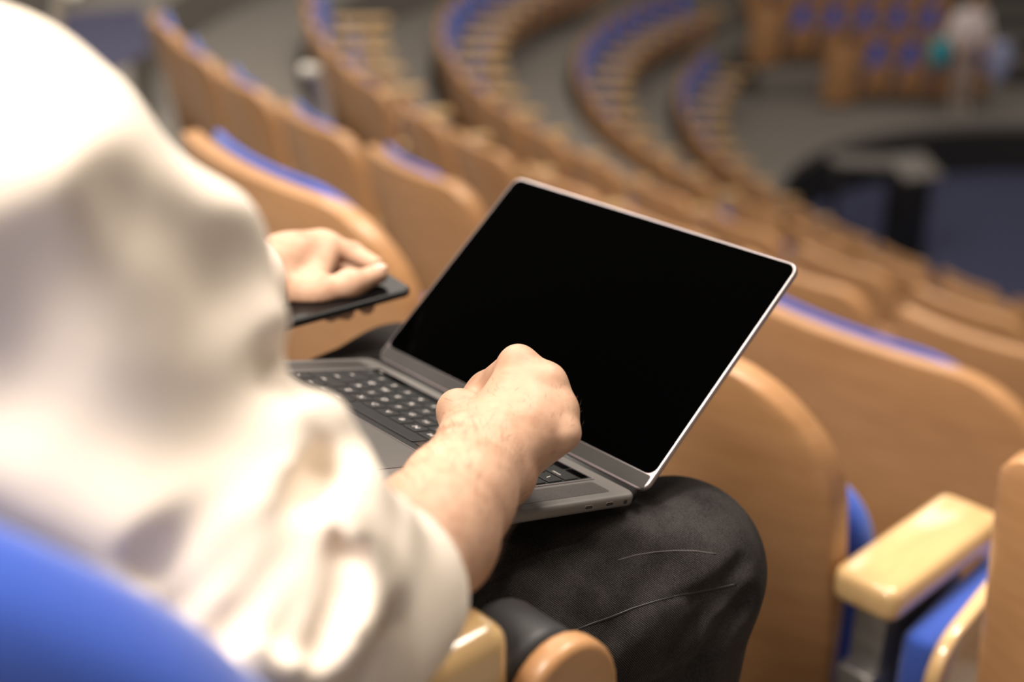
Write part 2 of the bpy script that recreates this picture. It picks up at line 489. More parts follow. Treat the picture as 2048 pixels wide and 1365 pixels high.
# far right corner: pale stepped ledges behind the standing person
q = unz(2010, 205, ZW)
for i in range(5):
    bm = bmesh.new()
    box_bm(bm, (q[0]+.25, q[1]+.9+.5*i, ZW+.3+.24*i), (q[0]+3.5, q[1]+1.3+.5*i, ZW+.36+.24*i), .01)
    box_bm(bm, (q[0]+.30, q[1]+1.22+.5*i, ZW), (q[0]+3.45, q[1]+1.28+.5*i, ZW+.31+.24*i))
    t = from_bm('bench_ledge', bm, M['ledge'], smooth=False)
    tag(t, 'grey ledge at the top right corner, %s step up behind the standing person' % ordw(i), 'ledge', 'stepped ledges in the far corner')

# lectern and desk standing on the sunken floor
def P_pit(px, py): return unz(px, py, ZP)
L = P_pit(1800, 512)
t = empty('lectern', L, math.radians(20)); tag(t, 'black lectern with a small grey sloping top on the dark blue floor', 'lectern')
bm = bmesh.new(); box_bm(bm, (-.17, -.14, 0), (.17, .14, .86), .02); from_bm('column', bm, M['black'], t, sharp=40)
bm = bmesh.new(); box_bm(bm, (-.22, -.18, 0), (.22, .18, .04), .01); from_bm('base_plate', bm, M['black'], t, sharp=40)
bm = bmesh.new(); box_bm(bm, (-.22, -.2, -.02), (.22, .2, .02), .01, M4=Matrix.Translation((.03, 0, .93)) @ Euler((.35, 0, 0)).to_matrix().to_4x4())
from_bm('reading_top', bm, M['ledge'], t, sharp=40)
L2p = P_pit(1725, 452)
t = empty('side_table', L2p, math.radians(-8)); tag(t, 'grey topped dark table curving round beside the black lectern', 'table')
bm = bmesh.new(); slab_bm(bm, round_rect(.85, .42, .16, 6), .70, .745, .012, 2); from_bm('table_top', bm, M['ledge'], t, sharp=50)
for sx in (-.33, .33):
    for sy in (-.13, .13):
        bm = bmesh.new(); tube_bm(bm, [(sx, sy, 0), (sx, sy, .70)], .02, 10); from_bm('leg', bm, M['black'], t)

# blue-grey landing of the side aisle and two pale rails standing between the rows
q = [unz(px, py, ZF[1]+.006) for px, py in ((95, 30), (285, 15), (300, 105), (205, 150))]
bm = bmesh.new(); vs_ = [bm.verts.new(p) for p in q]; f_ = bm.faces.new(vs_); e_ = bmesh.ops.extrude_face_region(bm, geom=[f_])
bmesh.ops.translate(bm, verts=[v for v in e_['geom'] if isinstance(v, bmesh.types.BMVert)], vec=(0, 0, .006)); bmesh.ops.recalc_face_normals(bm, faces=bm.faces)
struct(from_bm('floor', bm, M['bluegrey'], smooth=False), 'blue-grey carpet landing of the side aisle')
def rail(px, py, zf, pxt, pyt, h, lab):
    p = unz(px, py, zf+.62); b = np.array([p[0], p[1], zf])
    t = empty('handrail', b); tag(t, lab, 'handrail', 'pale rails between the rows')
    top = unz(pxt, pyt, zf+h)-b
    bm = bmesh.new(); tube_bm(bm, [(0, 0, 0), (0, 0, .45), tuple((top*np.array([.12, .12, 0]))+np.array([0, 0, .62])), tuple(top*np.array([.55, .55, 0])+np.array([0, 0, h-.05])), tuple(top)], .022, 12)
    from_bm('rail_tube', bm, M['white'], t)
    bm = bmesh.new(); tube_bm(bm, [(0, 0, 0), (0, 0, .02)], .07, 16); from_bm('foot_plate', bm, M['metal'], t, sharp=40)
rail(655, 212, ZF[2], 612, 140, .86, 'pale rail rising behind the second row above the phone hand')
rail(105, 45, ZF[1], 150, -15, .86, 'pale rail at the top left above the shoulder')

# ------------------------------------------------------------------ laptop on the lap
CR = np.array([[.677, .707, .203], [.299, -.012, -.954], [-.672, .707, -.22]])
U_, S_, V_ = np.linalg.svd(CR); CR = U_@V_
def cam2w(v): return np.array([v[0], v[2]*cp-v[1]*sp, -v[2]*sp-v[1]*cp])
LX, LY, LZ = (cam2w(CR[:, i]) for i in range(3))
L0 = cam2w(np.array([-.014, .068, 1.129]))+np.array([0, 0, ZC])
LM = frame(L0, LX, LY, LZ)
def lp(x, y, z): return L0+x*LX+y*LY+z*LZ
lap = bpy.data.objects.new('laptop', None); C.objects.link(lap); lap.matrix_world = LM; lap.empty_display_size = .05
tag(lap, 'open grey laptop with a black screen on the lap of the seated person', 'laptop')
LW, LD, LH = .3493, .2407, .236
def onto(o, mw=None):
    o.parent = lap
    return o
bm = bmesh.new()
# base: rounded slab, cut rear notch for the hinge by a shorter depth
slab_bm(bm, round_rect(LW, LD-.006, .010, 8), -.0105, 0, .0035, 4, Matrix.Translation((0, -LD/2-.003, 0)))
base = onto(from_bm('base', bm, M['alu'], sharp=35))
bm = bmesh.new(); tube_bm(bm, [(-.168, -.0035, -.0045), (.168, -.0035, -.0045)], .0052, 16)
onto(from_bm('hinge', bm, M['black']))
# keyboard well, touch strip, keys with legends
KX, KY0, KY1 = .1395, -.1375, -.0235
bm = bmesh.new(); slab_bm(bm, round_rect(2*KX, KY1-KY0, .003, 4), .0001, .0004, 0, M4=Matrix.Translation((0, (KY0+KY1)/2, 0)))
onto(from_bm('keyboard_tray', bm, M['key'], smooth=False))
bm = bmesh.new()
for sx, x0, x1, y0, y1 in ((0, -KX-.0007, KX+.0007, KY1, KY1+.0012), (0, -KX-.0012, -KX, KY0, KY1+.001), (0, KX, KX+.0012, KY0, KY1+.001), (0, -KX, KX, KY0-.001, KY0)):
    box_bm(bm, (x0, y0, 0), (x1, y1, .0007))
onto(from_bm('tray_rim', bm, M['alu_edge'], smooth=False))
rows = [
    [('esc', 1.0), ('', 11.7), ('', 1.0)],
    [(c, 1) for c in '`1234567890-='] + [('delete', 1.52)],
    [('tab', 1.52)] + [(c, 1) for c in 'QWERTYUIOP[]\\'],
    [('caps', 1.78)] + [(c, 1) for c in "ASDFGHJKL;'"] + [('return', 1.78)],
    [('shift', 2.30)] + [(c, 1) for c in 'ZXCVBNM,./'] + [('shift', 2.30)],
    [('fn', 1), ('ctrl', 1), ('alt', 1), ('cmd', 1.28), ('', 5.06), ('cmd', 1.28), ('alt', 1), ('<', 1), ('^', .98), ('>', 1)]]
_txt = {}
def text_geo(s, size):
    if (s, size) in _txt: return _txt[(s, size)]
    cu = bpy.data.curves.new('t', 'FONT'); cu.body = s; cu.size = size; cu.align_x = 'CENTER'; cu.align_y = 'CENTER'; cu.resolution_u = 2
    cu.offset = size*.012
    o = bpy.data.objects.new('t', cu); C.objects.link(o)
    me = bpy.data.meshes.new_from_object(o.evaluated_get(bpy.context.evaluated_depsgraph_get()))
    v = [tuple(x.co) for x in me.vertices]; f = [tuple(p.vertices) for p in me.polygons]
    bpy.data.objects.remove(o); bpy.data.curves.remove(cu); bpy.data.meshes.remove(me)
    _txt[(s, size)] = (v, f); return v, f
y = KY1-.0008
for ri, row in enumerate(rows):
    kh = .0105 if ri == 0 else .0175
    tot = sum(w for _, w in row); sc_ = (2*KX-.003)/tot; x = -KX+.0015
    for s, w in row:
        x0, x1 = x+.0009, x+w*sc_-.0009; y0, y1 = y-kh+.0002, y-.0011; x += w*sc_
        bm = bmesh.new()
        slab_bm(bm, round_rect(x1-x0, y1-y0, .0016, 3), .0004, .0013 if ri else .0009, .0004, 2, Matrix.Translation(((x0+x1)/2, (y0+y1)/2, 0)))
        nf = len(bm.faces)
        if s:
            one = len(s) == 1
            v, f = text_geo(s, .0078 if one else .0038)
            ox, oy = ((x0+x1)/2, (y0+y1)/2) if one else ((x0+x1)/2, y0+.0042 if ri else (y0+y1)/2)
            vs = [bm.verts.new((p[0]+ox, p[1]+oy, .00134 if ri else .00094)) for p in v]
            for q in f:
                try: bm.faces.new([vs[i] for i in q])
                except ValueError: pass
        bm.faces.ensure_lookup_table()
        for i in range(nf, len(bm.faces)): bm.faces[i].material_index = 1
        onto(from_bm('touch_strip' if (ri == 0 and w > 5) else 'key', bm, [M['glass'] if ri == 0 else M['key'], M['legend']], smooth=False))
    y -= kh+.0012 if ri else kh+.001
# trackpad with a thin groove, speaker grilles, ports
bm = bmesh.new(); slab_bm(bm, round_rect(.160, .0995, .003, 4), 0, .00025, 0, M4=Matrix.Translation((0, -.1875, 0)))
onto(from_bm('trackpad', bm, M['pad'], smooth=False))
bm = bmesh.new()
for x0, x1, y0, y1 in ((.0800, .0805, -.2373, -.1377), (-.0805, -.0800, -.2373, -.1377), (-.0805, .0805, -.2376, -.2372)):
    box_bm(bm, (x0, y0, 0), (x1, y1, .0003))
onto(from_bm('trackpad_groove', bm, M['black'], smooth=False))
def speckle(nt, b):
    v = N(nt, 'ShaderNodeTexVoronoi'); v.inputs['Scale'].default_value = 900
    nt.links.new(coords(nt, (1, 1, 1)), v.inputs['Vector'])
    nt.links.new(ramp(nt, v.outputs['Distance'], [(.18, (.05, .048, .046)), (.3, (.165, .152, .146))]), b.inputs['Base Color'])
M['grille'] = mat('perforated_aluminium', (.3, .3, .3), .4, metal=.85, build=speckle)
for s in (-1, 1):
    bm = bmesh.new(); slab_bm(bm, round_rect(.020, .108, .003, 4), 0, .0002, 0, M4=Matrix.Translation((s*.1545, -.083, 0)))
    onto(from_bm('speaker_grille', bm, M['grille'], smooth=False))
for yy in (-.040, -.064):
    bm = bmesh.new(); slab_bm(bm, round_rect(.0092, .0034, .0016, 4), 0, .0004, 0, M4=frame((LW/2-.0001, yy, -.0052), (0, 1, 0), (0, 0, 1), (1, 0, 0)))
    onto(from_bm('port_rim', bm, M['alu_edge'], smooth=False))
    bm = bmesh.new(); slab_bm(bm, round_rect(.0082, .0026, .0012, 4), 0, .0006, 0, M4=frame((LW/2-.0001, yy, -.0052), (0, 1, 0), (0, 0, 1), (1, 0, 0)))
    onto(from_bm('port', bm, M['black'], smooth=False))
bm = bmesh.new(); slab_bm(bm, round_rect(.0036, .0036, .0017, 4), 0, .0006, 0, M4=frame((LW/2-.0001, -.021, -.0052), (0, 1, 0), (0, 0, 1), (1, 0, 0)))
onto(from_bm('headphone_jack', bm, M['black'], smooth=False))
# lid: metal back, black glass inset, dark strip at the bottom
la = math.radians(126.1)
ld = Vector((0, -math.cos(la), math.sin(la))); ln = Vector((0, -math.sin(la), -math.cos(la)))   # up the lid / towards the sitter
LF = frame((0, 0, 0), (1, 0, 0), ld, ln)
bm = bmesh.new(); slab_bm(bm, round_rect(LW, LH, .0105, 10), -.0052, .0002, .0016, 4, LF @ Matrix.Translation((0, LH/2, 0)))
onto(from_bm('lid', bm, M['alu_edge'], sharp=35))
bm = bmesh.new(); slab_bm(bm, round_rect(LW-.0046, LH-.0046-.013, .0085, 8), .0001, .0006, .0002, 1, LF @ Matrix.Translation((0, LH/2+.0065, 0)))
onto(from_bm('screen', bm, M['glass'], smooth=False))
bm = bmesh.new(); slab_bm(bm, round_rect(LW-.006, .0125, .002, 3), .0001, .0005, 0, M4=LF @ Matrix.Translation((0, .0085, 0)))
onto(from_bm('screen_chin', bm, M['chin'], smooth=False))

# ------------------------------------------------------------------ the seated person
V3 = lambda a: np.asarray(a, float)
# right forearm and fist (thumb side up, little finger side on the keys)
wr = un(965, 928, .885)
elb = un(655, 1270, .64)
r_arm = [elb, un(775, 1185, .70), un(860, 1072, .775), un(915, 992, .832), wr]
r_rad = [.040, .0345, .0380, .0345, .0295]
RK = [un(1036, 729, .938), un(1093, 765, .928), un(1118, 819, .920), un(1126, 868, .911)]      # knuckles index..little
RP = [un(975, 775, .978), un(1040, 812, .975), un(1062, 862, .962), un(1072, 905, .945)]
RD = [un(975, 822, .985), un(1020, 862, .975), un(1038, 900, .958), un(1050, 926, .938)]
RT = [un(1005, 835, .965), un(1035, 872, .952), un(1045, 905, .936), un(1050, 930, .918)]
r_kr = [.0128, .0125, .0116, .0106]
thumb_r = [un(930, 900, .905), un(917, 822, .940), un(955, 812, .975), un(995, 820, .985)]
back_n = -ray(1030, 830)/np.linalg.norm(ray(1030, 830))
def fist(P):
    d = chain(P, r_arm, r_rad, .02)
    ax = (r_arm[-1]-r_arm[0]); ax /= np.linalg.norm(ax)
    # wrist wider than deep
    side = np.cross(ax, back_n); side /= np.linalg.norm(side)
    nn = np.cross(side, ax)
    d = smin(d, ell(P, wr, np.stack([side, ax, nn]), (.033, .045, .024)), .015)
    # metacarpals
    for k in range(4):
        base = wr + side*(.018-.012*k)*1.0 + ax*.012
        m = chain(P, [base, base*.45+RK[k]*.55+back_n*.003, RK[k]], [.019, .0155, r_kr[k]], .01)
        d = smin(d, m, .016)
    # palm body behind
    pc = (wr*.35+np.mean(RK, axis=0)*.65)-back_n*.018
    pax = np.mean(RK, axis=0)-wr; pax /= np.linalg.norm(pax)
    ps = np.cross(pax, back_n); ps /= np.linalg.norm(ps); pn = np.cross(ps, pax)
    d = smin(d, ell(P, pc, np.stack([ps, pax, pn]), (.036, .045, .021)), .018)
    for k in range(4):
        r = r_kr[k]
        fg = chain(P, [RK[k], RP[k], RD[k], RT[k]], [r, r*.93, r*.82, r*.72], .006)
        d = smin(d, fg, .007)
    th = chain(P, thumb_r, [.018, .0142, .0122, .0105], .010)
    d = smin(d, th, .014)
    for k in range(4):                                   # knuckle caps
        d = smin(d, ball(P, RK[k]+back_n*.0035, r_kr[k]*.80), .007)
    for k in range(3):                                   # skin bridging the knuckles
        d = smin(d, cone(P, RK[k]-back_n*.001, RK[k+1]-back_n*.001, r_kr[k]*.80, r_kr[k+1]*.80), .007)
        q = (RK[k]+RK[k+1])/2; e = (q-wr); e /= np.linalg.norm(e)
        d = smin(d, cone(P, q-e*.010-back_n*.001, q-e*.04+back_n*.001, .012, .013), .010)
    # tendons and the bump of the outer wrist bone
    for k in range(4):
        b0 = wr + side*(.012-.008*k) + ax*.02 + back_n*.021
        d = smin(d, cone(P, b0, RK[k]+back_n*.0105, .0012, .0018), .006)
    d = smin(d, ball(P, r_arm[-1]-ax*.018-side*.022+back_n*.012, .010), .014)
    vn = [un(1078, 752, .917), un(1068, 800, .907), un(1040, 862, .893)]
    d = smin(d, chain(P, [v-back_n*.0012 for v in vn], [.0024, .0026, .0022], .004), .006)
    e_ = P-np.asarray(HO, np.float32)                     # the forearm lies on the armrest
    ea, eb = e_@np.asarray(EX, np.float32), e_@np.asarray(EY, np.float32)
    d = smax(d, -np.maximum(np.maximum(np.maximum(.213-ea, ea-.304), np.maximum(-.57-eb, eb+.252)), P[..., 2]-.702), .003)
    q = P-np.asarray(L0, np.float32)                      # the fist rests flat on the keys
    return smax(d, .0016-q@np.asarray(LZ, np.float32), .002)
# left hand round a phone
PHR = un(827, 577, 1.262)
pl = un(590, 642, 1.192)-PHR; pl /= np.linalg.norm(pl)          # along the phone towards the wrist
psv = un(774, 528, 1.315)-PHR; psv -= pl*(psv@pl); psv /= np.linalg.norm(psv)
pnn = np.cross(psv, pl); pnn *= np.sign(pnn[2])
PL, PWd, PT = .150, .072, .0082
pcen = PHR+pl*PL/2+psv*PWd/2
lw = un(520, 560, 1.250)
l_arm = [W(-.40, -.30, .74), un(380, 610, 1.21), lw]
lK = [un(643, 492, 1.315), un(628, 500, 1.335), un(612, 520, 1.35), un(600, 545, 1.355)]
lMid = [un(705, 506, 1.315), un(690, 545, 1.36), un(670, 575, 1.365), un(645, 600, 1.36)]
lTip = [un(750, 530, 1.30), un(733, 612, 1.275), un(692, 623, 1.262), un(662, 626, 1.252)]
l_th = [un(585, 590, 1.245), un(640, 590, 1.245), un(700, 572, 1.25), un(757, 548, 1.262)]
lbn = pnn
def lhand(P):
    d = chain(P, l_arm, [.040, .034, .027], .02)
    ax = lK[1]-lw; ax /= np.linalg.norm(ax)
    d = smin(d, cone(P, lw, (lw+lK[1])/2, .028, .030), .02)
    d = smin(d, cone(P, lw+pnn*.004, lK[0]*.6+lK[1]*.4-pnn*.006, .026, .020), .02)
    for k in range(4):
        b = lw+(lK[k]-lw)*.25
        d = smin(d, cone(P, b, lK[k], .02, .0138), .018)
    d = smin(d, cone(P, (lw*.6+lK[2]*.4), (lw*.2+lK[2]*.8), .028, .022), .02)
    for k in range(4):
        fg = chain(P, [lK[k], lMid[k], lTip[k]], [.0125, .0108, .0086], .006)
        d = smin(d, fg, .007)
    d = smin(d, cone(P, l_th[0]*.4+l_th[1]*.6, lK[0]*.75+lMid[0]*.25, .015, .012), .012)
    th = chain(P, l_th, [.021, .0155, .0125, .0098], .012)
    d = smin(d, th, .014)
    d = smin(d, ball(P, l_th[2]+pnn*.002, .0125), .008)
    q = P-np.asarray(pcen, np.float32)                    # skin closes on the phone without entering it
    bx = np.maximum(np.maximum(np.abs(q@np.asarray(pl, np.float32))-PL/2, np.abs(q@np.asarray(psv, np.float32))-PWd/2), np.abs(q@np.asarray(pnn, np.float32)+PT/2)-PT/2)
    return np.maximum(d, -(bx-.0004))
# coarse body under the clothes: hips, torso, neck, head, upper arms, legs
shR, shL = un(-65, 362, .60), W(-.24, -.43, .96)
neck0, headc = W(-.06, -.44, 1.06), W(-.05, -.36, 1.235)
hipR, hipL = W(.10, -.43, .555), W(-.11, -.43, .555)
kneeR, kneeL = W(.172, .045, .535), W(-.215, .06, .55)
ankR, ankL = W(.165, .02, .08), W(-.20, .08, .08)
def body(P):
    d = ell(P, W(0, -.46, .64), np.stack([EX, EY, EZ]), (.15, .11, .16))
    d = smin(d, ell(P, W(-.03, -.465, .84), np.stack([EX, EY, EZ]), (.16, .10, .22)), .06)
    d = smin(d, cone(P, neck0-EZ*.06, headc-EZ*.05, .055, .055), .04)
    for a, b in ((shR, W(-.05, -.45, .97)), (shL, W(-.05, -.45, .97))): d = smin(d, cone(P, a, b, .05, .07), .04)
    d = smin(d, chain(P, [shR, elb, un(735, 1210, .685)], [.045, .034, .028], .02), .02)
    d = smin(d, chain(P, [shL, l_arm[0], l_arm[1]], [.048, .042, .034], .02), .02)
    for h, k, a in ((hipR, kneeR, ankR), (hipL, kneeL, ankL)):
        d = smin(d, chain(P, [h, k, a], [.07, .05, .04], .03), .03)
    f = EY*.8-EZ*.6; up = EY*.6+EZ*.8                    # head bent towards the screen
    A = np.stack([EX, f, up])
    d = smin(d, ell(P, headc+up*.02, A, (.076, .097, .108)), .02)
    d = smin(d, ell(P, headc+f*.035-up*.065, A, (.052, .055, .05)), .03)
    d = smin(d, cone(P, headc+f*.095+up*.01, headc+f*.115-up*.028, .010, .014), .012)      # nose
    for s in (-1, 1):
        d = smin(d, ell(P, headc+EX*s*.078-f*.005-up*.01, A, (.010, .020, .032)), .006)    # ears
        d = smax(d, -ball(P, headc+EX*s*.032+f*.105+up*.015, .017), .012)                  # eye sockets
        d = smin(d, ball(P, headc+EX*s*.032+f*.083+up*.012, .0125), .004)
    d = smin(d, cone(P, headc-EX*.022+f*.088-up*.055, headc+EX*.022+f*.088-up*.055, .007, .007), .008)  # lips
    return d
def box_of(pts, m):
    pts = np.array(pts); return pts.min(0)-m, pts.max(0)+m
def part(f, pts, m, vox): return mesh_field(f, *box_of(pts, m), vox)

# ---- cream sweater
GR = []                                                  # fold valleys: (photo polyline, radius, depth)
slv = [shR, un(160, 575, .60), un(228, 785, .60), un(482, 1192, .615), un(630, 1240, .655), un(757, 1185, .695), un(830, 1105, .735)]
slr = [.084, .083, .071, .064, .059, .042, .0385]
def sweater0(P):
    d = ell(P, W(-.01, -.47, .77), np.stack([EX, EY, EZ]), (.195, .15, .30))
    d = smin(d, ell(P, W(-.10, -.455, .895), np.stack([EX, EY, EZ]), (.20, .125, .14)), .05)
    d = smin(d, chain(P, slv, slr, .03), .04)
    d = smin(d, chain(P, [shL, W(-.37, -.31, .76), un(400, 600, 1.215), un(490, 570, 1.24)], [.085, .07, .055, .042], .05), .05)
    return d
def on_surf(poly, d0=.35, d1=1.2):
    return [hit(sweater0, px, py, d0, d1) for px, py in poly]
FOLDS = []
for poly, r, sink, k in (
        ([(575, 735), (545, 770), (518, 805)], .014, .000, .014),                    # crook of the elbow
        ([(600, 735), (560, 745), (535, 780)], .010, .002, .012),
        ([(20, 770), (200, 850), (420, 880), (500, 860)], .040, .018, .03),
        ([(90, 570), (250, 600), (440, 665)], .030, .013, .03),
        ([(350, 400), (450, 450), (520, 540)], .030, .012, .03),
        ([(494, 957), (410, 1050), (319, 1140)], .015, -.001, .008),
        ([(524, 1044), (440, 1130), (345, 1230)], .012, -.003, .006),
        ([(542, 1103), (500, 1130), (462, 1160)], .010, -.003, .006),
        ([(623, 1070), (520, 1190), (425, 1290)], .012, -.003, .006),
        ([(656, 931), (610, 1000), (560, 1075)], .012, -.002, .006),
        ([(652, 1121), (610, 1200), (568, 1275)], .010, -.003, .006),
        ([(700, 1080), (690, 1180), (640, 1300)], .009, -.002, .006),
        ([(760, 1230), (730, 1300), (700, 1360)], .009, -.002, .006)):
    pts = on_surf(poly)
    rr = [ray(px, py)/np.linalg.norm(ray(px, py)) for px, py in poly]
    FOLDS.append(([p-v*sink for p, v in zip(pts, rr)], r, k))
RIDGES = []
for poly, r, sink, k in (
        ([(250, 470), (380, 545), (470, 600)], .026, .017, .04),
        ([(230, 750), (380, 765), (470, 735)], .026, .017, .04),
        ([(470, 1010), (400, 1080), (335, 1170)], .012, .010, .016),
        ([(590, 960), (480, 1085), (380, 1230)], .012, .010, .016),
        ([(640, 850), (680, 930), (640, 1050), (480, 1270)], .016, .013, .02),
        ([(715, 1000), (700, 1090), (620, 1230), (500, 1340)], .014, .011, .018),
        ([(780, 1040), (760, 1150), (700, 1270)], .012, .010, .018)):
    pts = on_surf(poly)
    rr = [ray(px, py)/np.linalg.norm(ray(px, py)) for px, py in poly]
    RIDGES.append(([p+v*sink for p, v in zip(pts, rr)], r, k))
cuffc, cuffd = un(795, 1157, .715), un(795+95, 1157-72, .715+.045)-un(795, 1157, .715)
cuffd /= np.linalg.norm(cuffd)
def sweater(P):
    d = sweater0(P)
    for pts, r, k in RIDGES: d = smin(d, chain(P, pts, [r]*len(pts), .005), k)
    for pts, r, k in FOLDS: d = smax(d, -chain(P, pts, [r]*len(pts), .005), k)
    d = smax(d, -cone(P, un(452, 215, .46), un(452, 215, .80), .020, .034), .03)   # dip between shoulder and arm
    # cuff: cut the sleeve end, open it round the forearm
    q = (P-np.asarray(cuffc, np.float32))@np.asarray(cuffd, np.float32)
    near = np.linalg.norm(P-np.asarray(cuffc, np.float32), axis=-1)-.16
    d = smax(d, -np.maximum(-q, near), .006)
    d = np.maximum(d, -chain(P, [un(800, 1150, .713), un(900, 1015, .82)], [.0352, .0372], .01))
    # neck opening and hem
    d = smax(d, -cone(P, neck0-EZ*.015, neck0+EZ*.12, .062, .09), .01)
    return d

# ---- jeans
def jeans0(P):
    d = ell(P, W(0, -.45, .575), np.stack([EX, EY, EZ]), (.185, .15, .115))
    for h, k, a in ((hipR, kneeR, ankR), (hipL, kneeL, ankL)):
        d = smin(d, chain(P, [h, k], [.092, .074], .02), .04)
        d = smin(d, chain(P, [k, (k+a)/2-EY*.012, a], [.073, .067, .056], .03), .02)
    return d
JF = []
for poly, r, sink, k in (
        ([(1470, 1190), (1420, 1230), (1360, 1300)], .008, .003, .014),
        ([(1500, 1210), (1450, 1265), (1400, 1340)], .008, .003, .014),
        ([(1490, 1130), (1440, 1180), (1400, 1200)], .006, .003, .012),
        ([(1340, 1130), (1290, 1180), (1240, 1260)], .010, .006, .02),
        ([(1180, 1080), (1130, 1150), (1080, 1240)], .010, .007, .02),
        ([(1270, 1090), (1220, 1160), (1180, 1230)], .010, .007, .02)):
    rr = [ray(px, py)/np.linalg.norm(ray(px, py)) for px, py in poly]
    JF.append(([hit(jeans0, px, py, .6, 1.4)-v*sink for (px, py), v in zip(poly, rr)], r, k))
SEAM = [hit(jeans0, px, py, .6, 1.4) for px, py in ((1180, 1250), (1260, 1222), (1350, 1195), (1420, 1180), (1475, 1170))]
def jeans(P):
    d = jeans0(P)
    for pts, r, k in JF: d = smax(d, -chain(P, pts, [r]*len(pts), .004), k)
    # keep clear of the laptop underside
    q = (P-np.asarray(L0, np.float32))
    lx, ly, lz = q@np.asarray(LX, np.float32), q@np.asarray(LY, np.float32), q@np.asarray(LZ, np.float32)
    slot = np.maximum(np.maximum(np.abs(lx)-.185, np.abs(ly+.12)-.14), np.abs(lz-.02)-.0325)
    d = smax(d, -slot, .006)
    d = smax(d, -(cone(P, SEAM[0], SEAM[1], .0022, .0022)), .004)
    d = smax(d, -chain(P, SEAM[1:], [.0022]*4, .003), .004)
    return d

fine = [part(fist, r_arm+RK+RP+RD+RT+thumb_r, .055, VOX_HAND), part(lhand, l_arm+lK+lMid+lTip+l_th, .05, VOX_HAND)]
coarse = part(body, [shR, shL, headc, hipR, hipL, kneeR, kneeL, ankR, ankL, elb, l_arm[0]], .17, .009)
def arm_hairs(n=1500):
    rng = np.random.default_rng(5); vs = []; fs = []
    pts = np.array(r_arm); pv, _ = fine[0]
    ax = pts[-1]-pts[0]; L_ = np.linalg.norm(ax); ax = ax/L_
    t = (pv-pts[0])@ax/L_
    idx = np.where((t > .45) & (t < 1.22))[0]; idx = rng.choice(idx, n, replace=False)
    e = .002; Q = pv[idx].astype(np.float32)
    g = np.stack([fist(Q+np.eye(3, dtype=np.float32)[k]*e)-fist(Q-np.eye(3, dtype=np.float32)[k]*e) for k in range(3)], -1)
    g /= np.linalg.norm(g, axis=-1, keepdims=True)+1e-9
    for p, n_, tt in zip(Q, g, t[idx]):
        if tt > 1.0 and rng.random() < .75: continue
        u = np.cross(n_, ax); d1 = ax*.75+u*rng.normal(.35, .35)+n_*.30; d1 /= np.linalg.norm(d1)
        l = rng.uniform(.006, .014)*(1 if tt < 1 else .6); w_ = np.cross(d1, n_); w_ /= np.linalg.norm(w_)+1e-9; r = .000065
        a = p; m_ = p+d1*l*.5+n_*l*.06; b = p+d1*l
        i = len(vs)
        vs += [a+w_*r, a-w_*r, a+n_*r, m_+w_*r, m_-w_*r, m_+n_*r*1.2, b+w_*r*.2, b-w_*r*.2, b+n_*r*.2]
        for o_ in (0, 3):
            for x_, y_ in ((0, 1), (1, 2), (2, 0)): fs.append((i+o_+x_, i+o_+y_, i+o_+3+y_, i+o_+3+x_))
    return np.array(vs), np.array(fs)
per = add_mesh('person', fine+[coarse], M['skin'])
tag(per, 'seated person in cream sweater, right fist on the laptop, phone in left hand', 'person')
hr = add_mesh('arm_hair', [arm_hairs()], M['armhair'], per); hr['kind'] = 'stuff'
add_mesh('sweater', [part(sweater, slv+[shL, W(-.38, -.32, .7), W(.1, -.62, .5), W(-.1, -.3, 1.12), un(490, 570, 1.24)], .12, VOX_CLOTH)], M['sweater'], per)
add_mesh('jeans', [part(jeans, [hipR, hipL, kneeR, kneeL, ankR, ankL, W(0, -.6, .5)], .11, VOX_CLOTH*.7)], M['denim'], per)
def hair(P):
    f = EY*.8-EZ*.6; up = EY*.6+EZ*.8; A = np.stack([EX, f, up])
    d = ell(P, headc+up*.03-f*.012, A, (.086, .100, .112))
    face = (P-np.asarray(headc, np.float32))
    return smax(d, np.minimum((face@np.asarray(f, np.float32))-.035, 1), .02) if False else smax(d, (face@np.asarray(f-up*.9, np.float32))-.03, .02)
add_mesh('hair', [part(hair, [headc], .16, .006)], M['hair'], per)
for an in (ankR, ankL):
    def shoe(P, an=an):
        d = chain(P, [an-EZ*.01-EY*.03, an+EY*.06-EZ*.03, an+EY*.15-EZ*.045], [.045, .043, .032], .03)
        return smax(d, -(P[..., 2]-.002), .004)
    add_mesh('shoe', [part(shoe, [an, an+EY*.15, an*np.array([1, 1, 0])], .07, .006)], M['black'], per)
# fingernail on the left thumb
tdir = l_th[3]-l_th[2]; tdir /= np.linalg.norm(tdir)
nz_ = pnn*.8+np.cross(tdir, pnn)*.0 - ray(757, 548)*.35; nz_ -= tdir*(nz_@tdir); nz_ /= np.linalg.norm(nz_); nx_ = np.cross(nz_, tdir)
add_mesh('thumb_nail', [part(lambda P: np.maximum(ell(P, l_th[3]+nz_*.0055+tdir*.001, np.stack([nx_, tdir, nz_]), (.0066, .0088, .0050)), -np.full(P.shape[:-1], .01, np.float32)*0-1), [l_th[3]], .016, .0008)], M['nail'], per)

